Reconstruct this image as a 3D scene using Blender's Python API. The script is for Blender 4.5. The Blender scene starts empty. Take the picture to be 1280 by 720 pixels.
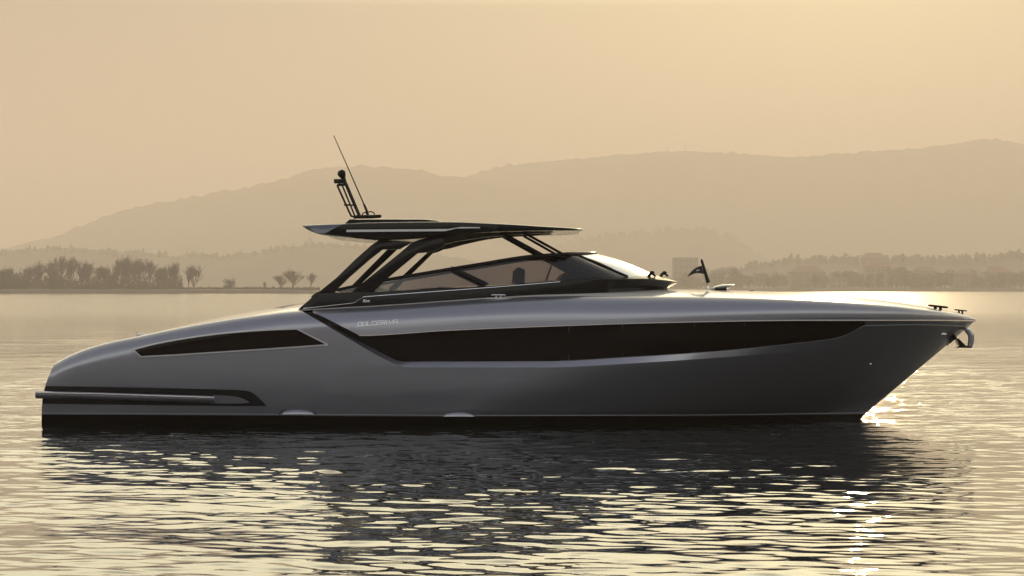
import bpy, bmesh, math, random
import numpy as np
from mathutils import Vector, Matrix, noise as mnoise

R = math.radians
scene = bpy.context.scene
COL = scene.collection

# ------------------------------------------------------------------ camera
F = 2361.0            # focal length in photo pixels (1280 wide)
CAMY, CAMZ = -32.0, 2.215
HZ = 361.5            # horizon row in the photo
cam_d = bpy.data.cameras.new('camera'); cam = bpy.data.objects.new('camera', cam_d); COL.objects.link(cam)
cam.location = (0, CAMY, CAMZ); cam.rotation_euler = (R(90), 0, 0)
cam_d.shift_y = (HZ - 360) / 1280; cam_d.sensor_width = 36; cam_d.lens = 36 * F / 1280
cam_d.clip_start = 0.1; cam_d.clip_end = 20000
scene.camera = cam

# ------------------------------------------------------------------ sky and sun
SUN_EL, SUN_AZ = R(14.0), R(10.6)          # azimuth measured from +Y towards +X
sun_dir = Vector((math.sin(SUN_AZ) * math.cos(SUN_EL), math.cos(SUN_AZ) * math.cos(SUN_EL), math.sin(SUN_EL)))
world = bpy.data.worlds.new('World'); scene.world = world; world.use_nodes = True
nt = world.node_tree; nt.nodes.clear()
out = nt.nodes.new('ShaderNodeOutputWorld'); bg = nt.nodes.new('ShaderNodeBackground')
sky = nt.nodes.new('ShaderNodeTexSky'); sky.sky_type = 'NISHITA'; sky.sun_disc = False
sky.sun_elevation = SUN_EL; sky.sun_rotation = SUN_AZ
sky.air_density = 1.0; sky.dust_density = 2.0; sky.ozone_density = 1.0; sky.altitude = 100
SKY_STRENGTH = 0.10
def wn(t, **k):
    n = nt.nodes.new(t)
    for a_, v_ in k.items(): setattr(n, a_, v_)
    return n
def ramp(stops):
    r = wn('ShaderNodeValToRGB'); e = r.color_ramp.elements
    while len(e) < len(stops): e.new(.5)
    for el, (p_, c_) in zip(e, stops): el.position = p_; el.color = (*c_, 1)
    return r
def wmix(mode, a_, b_, f_=1.0):
    m_ = wn('ShaderNodeMix', data_type='RGBA', blend_type=mode); m_.inputs[0].default_value = f_
    for i_, q_ in ((6, a_), (7, b_)):
        if isinstance(q_, tuple): m_.inputs[i_].default_value = (*q_, 1)
        else: nt.links.new(q_, m_.inputs[i_])
    return m_.outputs[2]
def wmath(op, a_, b_=0.0):
    m_ = wn('ShaderNodeMath', operation=op)
    for i_, q_ in enumerate((a_, b_)):
        if isinstance(q_, (int, float)): m_.inputs[i_].default_value = q_
        else: nt.links.new(q_, m_.inputs[i_])
    return m_.outputs[0]
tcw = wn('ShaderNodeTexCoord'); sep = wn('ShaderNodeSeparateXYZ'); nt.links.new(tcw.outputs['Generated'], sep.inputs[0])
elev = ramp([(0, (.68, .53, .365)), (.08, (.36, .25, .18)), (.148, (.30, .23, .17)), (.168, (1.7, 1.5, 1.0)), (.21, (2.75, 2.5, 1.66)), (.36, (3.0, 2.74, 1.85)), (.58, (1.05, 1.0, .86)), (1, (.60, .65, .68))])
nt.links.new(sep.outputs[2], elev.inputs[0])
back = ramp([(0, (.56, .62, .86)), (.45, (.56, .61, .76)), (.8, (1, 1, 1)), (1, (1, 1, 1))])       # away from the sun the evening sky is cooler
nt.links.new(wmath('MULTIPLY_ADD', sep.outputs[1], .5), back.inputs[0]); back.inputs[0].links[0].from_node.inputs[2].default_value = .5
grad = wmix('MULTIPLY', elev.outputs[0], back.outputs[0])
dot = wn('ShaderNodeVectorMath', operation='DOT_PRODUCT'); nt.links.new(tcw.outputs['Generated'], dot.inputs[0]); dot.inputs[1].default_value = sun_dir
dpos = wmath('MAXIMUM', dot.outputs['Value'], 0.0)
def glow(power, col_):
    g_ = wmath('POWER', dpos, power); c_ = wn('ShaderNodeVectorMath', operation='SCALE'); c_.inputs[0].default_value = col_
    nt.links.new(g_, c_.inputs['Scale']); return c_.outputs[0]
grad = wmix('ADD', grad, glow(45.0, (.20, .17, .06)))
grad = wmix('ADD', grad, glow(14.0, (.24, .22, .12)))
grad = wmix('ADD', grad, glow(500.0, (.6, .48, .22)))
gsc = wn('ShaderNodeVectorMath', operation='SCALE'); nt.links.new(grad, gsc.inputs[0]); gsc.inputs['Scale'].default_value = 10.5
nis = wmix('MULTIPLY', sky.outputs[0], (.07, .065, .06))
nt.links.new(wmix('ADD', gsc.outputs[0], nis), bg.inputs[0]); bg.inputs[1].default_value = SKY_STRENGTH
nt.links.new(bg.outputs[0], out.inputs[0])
sl = bpy.data.lights.new('sun', 'SUN'); sun = bpy.data.objects.new('sun', sl); COL.objects.link(sun)
sl.energy = 2.2; sl.angle = R(0.5); sl.color = (1.0, 0.74, 0.42)
sun.rotation_euler = (-sun_dir).to_track_quat('-Z', 'Y').to_euler()
vs = scene.view_settings
scene.display_settings.display_device = 'sRGB'
vs.view_transform = 'Standard'; vs.look = 'None'; vs.gamma = 1; vs.use_curve_mapping = False
vs.exposure = 0.12
cy = scene.cycles
cy.use_denoising = True
cy.max_bounces = 8; cy.diffuse_bounces = 3; cy.glossy_bounces = 4; cy.transmission_bounces = 4
cy.volume_bounces = 2; cy.transparent_max_bounces = 16
cy.caustics_reflective = False; cy.caustics_refractive = False
HAZE_DENSITY = 4.1e-4

# ------------------------------------------------------------------ helpers
def P(px, py, y):
    d = y - CAMY
    return Vector(((px - 640) * d / F, y, CAMZ - (py - HZ) * d / F))

def tag(o, label=None, cat=None, group=None, kind=None):
    if label: o['label'] = label
    if cat: o['category'] = cat
    if group: o['group'] = group
    if kind: o['kind'] = kind
    return o

def empty(name, loc=(0, 0, 0), parent=None):
    o = bpy.data.objects.new(name, None); COL.objects.link(o); o.location = loc
    o.empty_display_size = 0.3
    if parent: o.parent = parent
    return o

class MB:
    def __init__(s): s.v = []; s.f = []
    def add(s, vs_, fs_):
        n = len(s.v); s.v += [tuple(v) for v in vs_]; s.f += [tuple(i + n for i in f) for f in fs_]; return s
    def grid(s, rows, flip=False, skip=None):
        nr, nc = len(rows), len(rows[0])
        vs_ = [p for r in rows for p in r]; fs_ = []
        for i in range(nr - 1):
            for j in range(nc - 1):
                if skip and skip(i, j): continue
                q = (i * nc + j, i * nc + j + 1, (i + 1) * nc + j + 1, (i + 1) * nc + j)
                fs_.append(q[::-1] if flip else q)
        return s.add(vs_, fs_)
    def mirror(s):
        n = len(s.v)
        s.v += [(x, -y, z) for x, y, z in s.v]
        s.f += [tuple(i + n for i in f[::-1]) for f in s.f]
        return s
    def box(s, c, h, M=None):
        vs_ = [Vector((c[0] + h[0] * a, c[1] + h[1] * b, c[2] + h[2] * d)) for a in (-1, 1) for b in (-1, 1) for d in (-1, 1)]
        if M: vs_ = [M @ v for v in vs_]
        return s.add(vs_, [(0, 1, 3, 2), (4, 6, 7, 5), (0, 4, 5, 1), (2, 3, 7, 6), (0, 2, 6, 4), (1, 5, 7, 3)])
    def tube(s, pts, rad, n=8, cap=True, sy=1.0):
        pts = [Vector(p) for p in pts]
        if not hasattr(rad, '__len__'): rad = [rad] * len(pts)
        rows = []; prev = None
        for i, p in enumerate(pts):
            t = (pts[min(i + 1, len(pts) - 1)] - pts[max(i - 1, 0)])
            if t.length < 1e-9: t = Vector((0, 0, 1))
            t.normalize()
            ref = prev if prev is not None else (Vector((0, 0, 1)) if abs(t.z) < .9 else Vector((0, 1, 0)))
            a = (ref - t * ref.dot(t)).normalized(); b = t.cross(a); prev = a
            rows.append([p + (a * math.cos(k * 2 * math.pi / n) + b * sy * math.sin(k * 2 * math.pi / n)) * rad[i] for k in range(n)])
        n0 = len(s.v); s.v += [tuple(v) for r in rows for v in r]
        for i in range(len(rows) - 1):
            for k in range(n):
                s.f.append((n0 + i * n + k, n0 + i * n + (k + 1) % n, n0 + (i + 1) * n + (k + 1) % n, n0 + (i + 1) * n + k))
        if cap and n > 2:
            s.f.append(tuple(n0 + k for k in range(n))[::-1]); m = n0 + (len(rows) - 1) * n
            s.f.append(tuple(m + k for k in range(n)))
        return s
    def prism(s, front, back):
        n = len(front)
        fs_ = [tuple(range(n)), tuple(range(2 * n - 1, n - 1, -1))]
        for i in range(n):
            j = (i + 1) % n
            fs_.append((i, i + n, j + n, j))
        return s.add(list(front) + list(back), fs_)
    def ellipsoid(s, c, r, nu=14, nv=8):
        rows = []
        for i in range(nv + 1):
            a = -math.pi / 2 + math.pi * i / nv
            rows.append([(c[0] + r[0] * math.cos(a) * math.cos(2 * math.pi * k / nu), c[1] + r[1] * math.cos(a) * math.sin(2 * math.pi * k / nu), c[2] + r[2] * math.sin(a)) for k in range(nu + 1)])
        return s.grid(rows)
    def mesh(s, name, mat, smooth=35, bevel=0, merge=True):
        bm = bmesh.new()
        vs_ = [bm.verts.new(v) for v in s.v]
        for f in s.f:
            if len(set(f)) < 3: continue
            try: bm.faces.new([vs_[i] for i in f])
            except ValueError: pass
        if merge: bmesh.ops.remove_doubles(bm, verts=bm.verts, dist=1e-5)
        bmesh.ops.recalc_face_normals(bm, faces=bm.faces)
        if bevel:
            es = [e for e in bm.edges if len(e.link_faces) == 2 and e.calc_face_angle(0) > R(30)]
            bmesh.ops.bevel(bm, geom=es, offset=bevel, segments=2, profile=.5, affect='EDGES', clamp_overlap=True)
        me = bpy.data.meshes.new(name); bm.to_mesh(me); bm.free()
        me.materials.append(mat)
        if smooth:
            me.polygons.foreach_set('use_smooth', [True] * len(me.polygons))
            me.set_sharp_from_angle(angle=R(smooth))
        return me
    def build(s, name, mat, parent=None, smooth=35, bevel=0, merge=True):
        o = bpy.data.objects.new(name, s.mesh(name, mat, smooth, bevel, merge)); COL.objects.link(o)
        if parent:
            o.parent = parent
            o.matrix_parent_inverse = Matrix.Translation(-Vector(parent_world(parent)))
        return o

def parent_world(o):
    t = Vector((0, 0, 0))
    if o.type == 'EMPTY' and o.parent is None: return o.location.copy()
    return t

def copy_tree(o, parent=None):
    c = o.copy(); COL.objects.link(c)
    if parent: c.parent = parent
    for ch in list(o.children): copy_tree(ch, c)
    return c

def curve(tbl, xs):
    """smooth monotone cubic through (x, y) table"""
    t = np.array(tbl, float); x, y = t[:, 0], t[:, 1]
    h = np.diff(x); d = np.diff(y) / h
    m = np.zeros(len(x)); m[0], m[-1] = d[0], d[-1]
    for i in range(1, len(x) - 1):
        m[i] = 0 if d[i - 1] * d[i] <= 0 else 2 * d[i - 1] * d[i] / (d[i - 1] + d[i])
    xs = np.asarray(xs, float); sc = xs.ndim == 0; xs = np.atleast_1d(np.clip(xs, x[0], x[-1]))
    i = np.clip(np.searchsorted(x, xs) - 1, 0, len(h) - 1)
    u = (xs - x[i]) / h[i]
    r = (y[i] * (1 + 2 * u) * (1 - u) ** 2 + h[i] * m[i] * u * (1 - u) ** 2 + y[i + 1] * u * u * (3 - 2 * u) + h[i] * m[i + 1] * u * u * (u - 1))
    return float(r[0]) if sc else r

def spline(pts, n):
    """Catmull-Rom through points (any dimension), n samples per segment"""
    p = [np.array(q, float) for q in pts]; o = []
    for i in range(len(p) - 1):
        a, b, c, d = p[max(i - 1, 0)], p[i], p[i + 1], p[min(i + 2, len(p) - 1)]
        for k in range(n):
            u = k / n
            o.append(.5 * ((2 * b) + (c - a) * u + (2 * a - 5 * b + 4 * c - d) * u * u + (3 * b - a - 3 * c + d) * u ** 3))
    o.append(p[-1]); return o

# ------------------------------------------------------------------ materials
def mat(name, col, rough=.5, metal=0, coat=0, coat_rough=.05, noise=None, bump=None, rvar=None, spec=.5, ior=None):
    m = bpy.data.materials.new(name); m.use_nodes = True; t = m.node_tree; b = t.nodes['Principled BSDF']
    b.inputs['Base Color'].default_value = (*col, 1); b.inputs['Roughness'].default_value = rough
    b.inputs['Metallic'].default_value = metal; b.inputs['Coat Weight'].default_value = coat
    b.inputs['Coat Roughness'].default_value = coat_rough; b.inputs['Specular IOR Level'].default_value = spec
    if ior: b.inputs['IOR'].default_value = ior
    tc = t.nodes.new('ShaderNodeTexCoord')
    if noise:                                   # (scale, amount)
        n = t.nodes.new('ShaderNodeTexNoise'); n.inputs['Scale'].default_value = noise[0]; n.inputs['Detail'].default_value = 5
        t.links.new(tc.outputs['Object'], n.inputs['Vector'])
        mx = t.nodes.new('ShaderNodeMix'); mx.data_type = 'RGBA'
        k = noise[1]
        mx.inputs[6].default_value = (*[c * (1 - k) for c in col], 1); mx.inputs[7].default_value = (*[min(1, c * (1 + k)) for c in col], 1)
        t.links.new(n.outputs[0], mx.inputs[0]); t.links.new(mx.outputs[2], b.inputs['Base Color'])
    if rvar:
        n = t.nodes.new('ShaderNodeTexNoise'); n.inputs['Scale'].default_value = rvar[0]; n.inputs['Detail'].default_value = 4
        t.links.new(tc.outputs['Object'], n.inputs['Vector'])
        mr = t.nodes.new('ShaderNodeMapRange'); mr.inputs['To Min'].default_value = rough - rvar[1]; mr.inputs['To Max'].default_value = rough + rvar[1]
        t.links.new(n.outputs[0], mr.inputs[0]); t.links.new(mr.outputs[0], b.inputs['Roughness'])
    if bump:                                    # (scale, distance, strength)
        n = t.nodes.new('ShaderNodeTexNoise'); n.inputs['Scale'].default_value = bump[0]; n.inputs['Detail'].default_value = 4
        t.links.new(tc.outputs['Object'], n.inputs['Vector'])
        bp = t.nodes.new('ShaderNodeBump'); bp.inputs['Distance'].default_value = bump[1]; bp.inputs['Strength'].default_value = bump[2]
        t.links.new(n.outputs[0], bp.inputs['Height']); t.links.new(bp.outputs[0], b.inputs['Normal'])
    return m

def glass_mat(name, col, ior=1.5):
    m = bpy.data.materials.new(name); m.use_nodes = True; t = m.node_tree; t.nodes.clear()
    o = t.nodes.new('ShaderNodeOutputMaterial'); mx = t.nodes.new('ShaderNodeMixShader')
    tr = t.nodes.new('ShaderNodeBsdfTransparent'); tr.inputs[0].default_value = (*col, 1)
    gl = t.nodes.new('ShaderNodeBsdfGlossy'); gl.inputs['Roughness'].default_value = .03
    fr = t.nodes.new('ShaderNodeFresnel'); fr.inputs[0].default_value = ior
    t.links.new(fr.outputs[0], mx.inputs[0]); t.links.new(tr.outputs[0], mx.inputs[1]); t.links.new(gl.outputs[0], mx.inputs[2])
    t.links.new(mx.outputs[0], o.inputs[0]); return m

M_hull = mat('hull_paint', (.183, .187, .216), .32, .75, coat=.55, coat_rough=.03, rvar=(1.2, .03))
M_wing = mat('wing_paint', (.07, .073, .09), .3, .6, coat=.3)
M_band = mat('tinted_hull_glass', (.0045, .002, .0018), .06, spec=.08)
M_black = mat('black_gloss', (.004, .004, .0045), .14, rvar=(3, .03), spec=.12)
M_rubber = mat('black_rubber', (.005, .005, .006), .45, spec=.25)
M_bottom = mat('bottom_paint', (.006, .004, .004), .5, noise=(4, .3), spec=.2)
M_chrome = mat('polished_steel', (.62, .62, .63), .18, 1.0, rvar=(6, .05))
M_trim = mat('satin_trim', (.5, .5, .52), .3, .9)
M_deck = mat('deck_paint', (.72, .70, .66), .12, .0, coat=.5, coat_rough=.03, rvar=(2, .04))
M_teak = mat('teak_sole', (.22, .13, .07), .55, noise=(8, .3))
M_cushion = mat('cushion_fabric', (.20, .19, .18), .8, noise=(30, .12))
M_dark = mat('dark_leather', (.006, .006, .006), .8, spec=.1)
M_flag = mat('black_cloth', (.012, .012, .014), .85)
M_glass = glass_mat('tinted_side_glass', (.50, .47, .47))
M_letter = mat('white_lettering', (.85, .86, .88), .4)
M_wind = glass_mat('windscreen_glass', (.25, .25, .25), 3.6)
M_wind = mat('silvered_windscreen', (.50, .53, .57), .2, 1.0)
M_bark = mat('bark', (.06, .048, .04), .9, noise=(.8, .3))
M_twig = mat('twigs', (.065, .052, .043), .9, noise=(.3, .3))
M_leaf = mat('foliage', (.05, .06, .03), .8, noise=(.25, .45))
M_leaf2 = mat('foliage_olive', (.065, .065, .04), .8, noise=(.25, .45))
M_forest = mat('forest_slope', (.055, .055, .04), .95, noise=(.02, .4))
M_bank = mat('shore_grass', (.09, .075, .05), .95, noise=(.15, .35))
M_wall = [mat('plaster_ochre', (.20, .16, .12), .9, noise=(.3, .12)), mat('plaster_cream', (.23, .21, .17), .9, noise=(.3, .12)), mat('plaster_pink', (.21, .16, .14), .9, noise=(.3, .12))]
M_roof = mat('roof_tiles', (.20, .10, .07), .85, noise=(.8, .25))
M_pane = mat('window_dark', (.03, .03, .035), .15)
M_steel = mat('galvanised_steel', (.25, .25, .26), .5, .6)

# ------------------------------------------------------------------ water: one sheet to the horizon
def axis(dense0, dense1, step, far, ratio):
    a = list(np.arange(dense0, dense1 + 1e-6, step)); s = step
    while a[-1] < far: s *= ratio; a.append(a[-1] + s)
    s = step
    while a[0] > -far: s *= ratio; a.insert(0, a[0] - s)
    return np.array(a)
def build_water():
    rs = np.random.RandomState(7)
    xs = axis(-11.5, 11.5, .030, 5200, 1.10)
    ys = [9.0]
    while ys[-1] < 75: ys.append(ys[-1] + max(.018, .0015 * ys[-1]))
    s = .0015 * ys[-1]
    while ys[-1] < 6800: s *= 1.03; ys.append(ys[-1] + s)
    s = .03
    while ys[0] > -120: s *= 1.12; ys.insert(0, ys[0] - s)
    ys = np.array(ys); dy = np.gradient(ys); yw = ys + CAMY
    dx = np.gradient(xs)
    X, Y = np.meshgrid(xs, yw)
    Z = np.zeros_like(X)
    sp = np.maximum(dy[:, None], dx[None, :])
    N = 120
    lam = np.exp(np.linspace(math.log(.13), math.log(6.0), N)) * np.exp(rs.normal(0, .03, N))
    wgt = np.interp(np.log(lam), np.log([.13, .24, .45, .9, 2.2, 6]), [1.05, 1.5, 1.2, .65, .36, .34])
    slope = WAVE_SLOPE * math.sqrt(2.0 / N) * wgt
    ang = rs.normal(R(90 - 4), R(19), N)
    gust = .85 + .3 * np.sin(X * .21 + 1.3 * np.sin(Y * .13) + .7) * np.sin(Y * .17 + .9 * np.sin(X * .15))
    gust2 = .8 + .4 * np.sin(X * .33 - Y * .21 + 2.1 * np.sin(Y * .09 + 1))
    core = np.where(sp[:, 0] < 1e9)[0]
    for i in range(N):
        k = 2 * math.pi / lam[i]
        fade = np.clip((lam[i] / sp - 3.0) / 2.0, 0, 1)
        r_ok = np.where(fade.max(1) > 0)[0]; c_ok = np.where(fade.max(0) > 0)[0]
        if len(r_ok) == 0 or len(c_ok) == 0: continue
        r0, r1, c0, c1 = r_ok[0], r_ok[-1] + 1, c_ok[0], c_ok[-1] + 1
        ph = k * (X[r0:r1, c0:c1] * math.cos(ang[i]) + Y[r0:r1, c0:c1] * math.sin(ang[i])) + rs.uniform(0, 6.283)
        g = gust if i % 2 else gust2
        Z[r0:r1, c0:c1] += fade[r0:r1, c0:c1] * g[r0:r1, c0:c1] * (slope[i] / k) * np.sin(ph)
    nr, nc = X.shape
    co = np.empty((nr * nc, 3), np.float32); co[:, 0] = X.ravel(); co[:, 1] = Y.ravel(); co[:, 2] = Z.ravel()
    idx = np.arange(nr * nc).reshape(nr, nc)
    q = np.stack([idx[:-1, :-1], idx[:-1, 1:], idx[1:, 1:], idx[1:, :-1]], -1).reshape(-1, 4).astype(np.int32)
    me = bpy.data.meshes.new('lake_water')
    me.vertices.add(nr * nc); me.vertices.foreach_set('co', co.ravel())
    me.loops.add(q.size); me.loops.foreach_set('vertex_index', q.ravel())
    me.polygons.add(len(q)); me.polygons.foreach_set('loop_start', np.arange(0, q.size, 4, dtype=np.int32))
    me.polygons.foreach_set('use_smooth', np.ones(len(q), bool))
    me.update(); me.validate()
    m = bpy.data.materials.new('lake_water'); m.use_nodes = True; t = m.node_tree; b = t.nodes['Principled BSDF']
    b.inputs['Base Color'].default_value = (.012, .014, .014, 1); b.inputs['Roughness'].default_value = .03
    b.inputs['IOR'].default_value = 1.333; b.inputs['Coat Weight'].default_value = .45; b.inputs['Coat IOR'].default_value = 1.5; b.inputs['Coat Roughness'].default_value = .02
    tc = t.nodes.new('ShaderNodeTexCoord'); mp = t.nodes.new('ShaderNodeMapping'); mp.inputs['Scale'].default_value = (.55, 1, 1)
    n1 = t.nodes.new('ShaderNodeTexNoise'); n1.inputs['Scale'].default_value = 1.5; n1.inputs['Detail'].default_value = 4; n1.inputs['Roughness'].default_value = .5
    bp = t.nodes.new('ShaderNodeBump'); bp.inputs['Distance'].default_value = .10
    s2 = t.nodes.new('ShaderNodeSeparateXYZ'); t.links.new(tc.outputs['Object'], s2.inputs[0])
    m2 = t.nodes.new('ShaderNodeMapRange'); m2.inputs['From Min'].default_value = -20; m2.inputs['From Max'].default_value = 180     # a breezier patch beyond the boat
    rm = t.nodes.new('ShaderNodeValToRGB'); e = rm.color_ramp.elements
    while len(e) < 5: e.new(.5)
    for el, (p_, v_) in zip(e, ((.05, .11), (.12, 1.0), (.22, .9), (.5, .75), (1, .75))): el.position = p_; el.color = (v_, v_, v_, 1)
    t.links.new(s2.outputs[1], m2.inputs[0]); t.links.new(m2.outputs[0], rm.inputs[0]); t.links.new(rm.outputs[0], bp.inputs['Strength'])
    t.links.new(tc.outputs['Object'], mp.inputs[0]); t.links.new(mp.outputs[0], n1.inputs['Vector'])
    t.links.new(n1.outputs[0], bp.inputs['Height']); t.links.new(bp.outputs[0], b.inputs['Normal'])
    sy = t.nodes.new('ShaderNodeSeparateXYZ'); t.links.new(tc.outputs['Object'], sy.inputs[0])
    mr = t.nodes.new('ShaderNodeMapRange'); mr.inputs['From Min'].default_value = 0; mr.inputs['From Max'].default_value = 150   # unresolved ripples
    mr.inputs['To Min'].default_value = .012; mr.inputs['To Max'].default_value = .14
    t.links.new(sy.outputs[1], mr.inputs[0]); t.links.new(mr.outputs[0], b.inputs['Roughness']); t.links.new(mr.outputs[0], b.inputs['Coat Roughness']); t.links.new(bp.outputs[0], b.inputs['Coat Normal'])
    me.materials.append(m)
    o = bpy.data.objects.new('lake_water', me); COL.objects.link(o); tag(o, kind='structure')
WAVE_SLOPE = .078
build_water()

# ------------------------------------------------------------------ hills and shores
def ridge(name, prof, D, front, back, seed, rough, mat_, px0, px1, n=420, canopy=3.0, base=-2.0):
    rnd = random.Random(seed); off = Vector((rnd.uniform(0, 99), rnd.uniform(0, 99), rnd.uniform(0, 99)))
    rows = []
    prof = [(px0, prof[0][1])] + list(prof) + [(px1, prof[-1][1])] if prof[0][0] > px0 and prof[-1][0] < px1 else prof
    pxs = np.linspace(px0, px1, n); tops = curve(prof, pxs)
    vv = [-1, -.85, -.7, -.55, -.4, -.28, -.18, -.1, -.04, 0, .08, .2, .45, .7, 1]
    for v in vv:
        row = []
        y = D + (front if v < 0 else back) * v
        for px, top in zip(pxs, tops):
            x = (px - 640) * (D - CAMY) / F
            zr = CAMZ + (HZ - top) * (D - CAMY) / F
            sh = (1 - abs(v)) ** (.8 if v < 0 else 1.2)
            q = Vector((x / (rough * 14), y / (rough * 14), 0)) + off
            nz = mnoise.fractal(q, 1.0, 2.0, 5) * rough * (1 - sh) * sh * 4
            cz = mnoise.noise(Vector((x / (canopy * 3), y / (canopy * 3), seed))) * canopy * min(1, sh * 3)
            cz += mnoise.noise(Vector((x / (canopy * 9), y / (canopy * 9), seed + 5))) * canopy * .8 * min(1, sh * 3)
            row.append((x, y, base + (zr - base) * sh + nz + cz))
        rows.append(row)
    o = MB().grid(rows).build(name, mat_, None, smooth=180, merge=False); tag(o, kind='structure'); return o

ridge('mountains', [(-900, 330), (-300, 322), (0, 309), (60, 297), (120, 275), (180, 258), (260, 243), (340, 228), (390, 212), (440, 207), (480, 209), (530, 214), (575, 222), (640, 235), (720, 262), (800, 300), (900, 340)], 5000, 500, 700, 3, 30, M_forest, -900, 900, 1000, 6.5)
ridge('mountains', [(380, 330), (480, 262), (575, 223), (600, 214), (650, 204), (720, 199), (780, 193), (840, 189), (880, 190), (930, 192), (970, 196), (1010, 195), (1060, 191), (1120, 187), (1170, 183), (1210, 177), (1245, 174), (1280, 181), (1350, 192), (1500, 215), (1800, 240), (2300, 290)], 5400, 500, 800, 5, 30, M_forest, 380, 2300, 1100, 6.5)
ridge('hill', [(560, 345), (640, 322), (700, 306), (760, 297), (800, 292), (860, 288), (895, 292), (920, 303), (945, 318), (985, 332), (1050, 345)], 4100, 300, 350, 9, 14, M_forest, 560, 1050, 160, 3)
ridge('hill', [(-700, 325), (-200, 320), (0, 316), (20, 313), (52, 310.5), (82, 311), (115, 312), (138, 313.6), (164, 316), (197, 317), (223, 321), (236, 318), (262, 317.5), (279, 320), (300, 317), (328, 314.6), (361, 309), (410, 306), (470, 309), (560, 320), (640, 335), (720, 350)], 3000, 240, 300, 12, 8, M_forest, -700, 720, 300, 2.2)
ridge('hill', [(800, 352), (850, 343), (900, 340), (968, 328), (1001, 325), (1073, 326), (1153, 326), (1246, 322), (1300, 318), (1500, 310), (1900, 322), (2400, 330)], 2500, 180, 320, 15, 8, M_forest, 800, 2400, 260, 2.2)

def shore(name, D, depth, px0, px1, h, tip0=None, tip1=None, seed=0):
    rows = []; pxs = np.linspace(px0, px1, 260)
    for k, (fy, fz) in enumerate([(0, -.6), (.02, .25), (.05, .7), (.15, .95), (.4, 1.0), (.8, 1.0), (1, -.6)]):
        row = []
        for px in pxs:
            w = 1.0
            if tip1: w *= min(1, max(0, (tip1 - px) / 90.0)) ** .6
            if tip0: w *= min(1, max(0, (px - tip0) / 90.0)) ** .6
            x = (px - 640) * (D - CAMY) / F
            wob = 3.0 * mnoise.noise(Vector((x / 22, seed, 0))) + 1.0 * mnoise.noise(Vector((x / 6, seed, 3)))
            z = fz * h * (1 + .25 * mnoise.noise(Vector((x / 9, k * .7, seed)))) if fz > 0 else fz
            row.append((x, D + fy * depth * max(w, .02) + wob, z * (w if fz > 0 else 1) - .5 * (1 - w)))
        rows.append(row)
    o = MB().grid(rows).build(name, M_bank, None, smooth=180, merge=False); tag(o, kind='structure'); return o
shore('shore', 935, 70, -1100, 430, 2.3, tip1=430, seed=4)
shore('shore', 1710, 130, 780, 2600, 3.0, tip0=780, seed=8)

# ------------------------------------------------------------------ trees
def bare_tree(name, seed, h, spread, parent_label=None):
    rnd = random.Random(seed)
    trunk, crown = MB(), MB()
    def grow(p, d, L, r, lvl):
        n = 3; pts = [p]; q = p.copy(); dd = d.copy()
        for i in range(n):
            dd = (dd + Vector((rnd.gauss(0, .13), rnd.gauss(0, .13), .07))).normalized()
            q = q + dd * L / n; pts.append(q.copy())
        rr = [max(.022, r * (1 - .4 * i / n)) for i in range(n + 1)]
        (trunk if lvl <= 1 else crown).tube(pts, rr, 6 if lvl == 0 else (4 if lvl < 3 else 3), cap=False)
        if lvl >= 4: return
        nb = [9, 6, 4, 3][lvl]
        for i in range(nb):
            f = rnd.uniform(.3, 1.0) if lvl else rnd.uniform(.12, 1.0)
            b = pts[min(n - 1, int(f * n))].lerp(pts[min(n, int(f * n) + 1)], f * n - int(f * n) if f < 1 else 1)
            a = rnd.uniform(0, 6.283); o = Vector((math.cos(a), math.sin(a), 0))
            nd = (dd * (1.0 - .1 * lvl) + o * rnd.uniform(.35, .85) * spread + Vector((0, 0, .30))).normalized()
            grow(b, nd, L * rnd.uniform(.5, .75) * ((1.25 - .75 * f) if lvl == 0 else 1), max(.025, r * .55), lvl + 1)
    grow(Vector((0, 0, -.3)), Vector((0, 0, 1)), h * .5, h * .02, 0)
    zs_ = max(v[2] for v in crown.v); k = h / zs_
    for mb in (trunk, crown): mb.v = [(x * k, y * k, z * k) for x, y, z in mb.v]
    root = empty(name); trunk.build('trunk', M_bark, root, smooth=60, merge=False); crown.build('crown', M_twig, root, smooth=0, merge=False)
    return root
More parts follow.
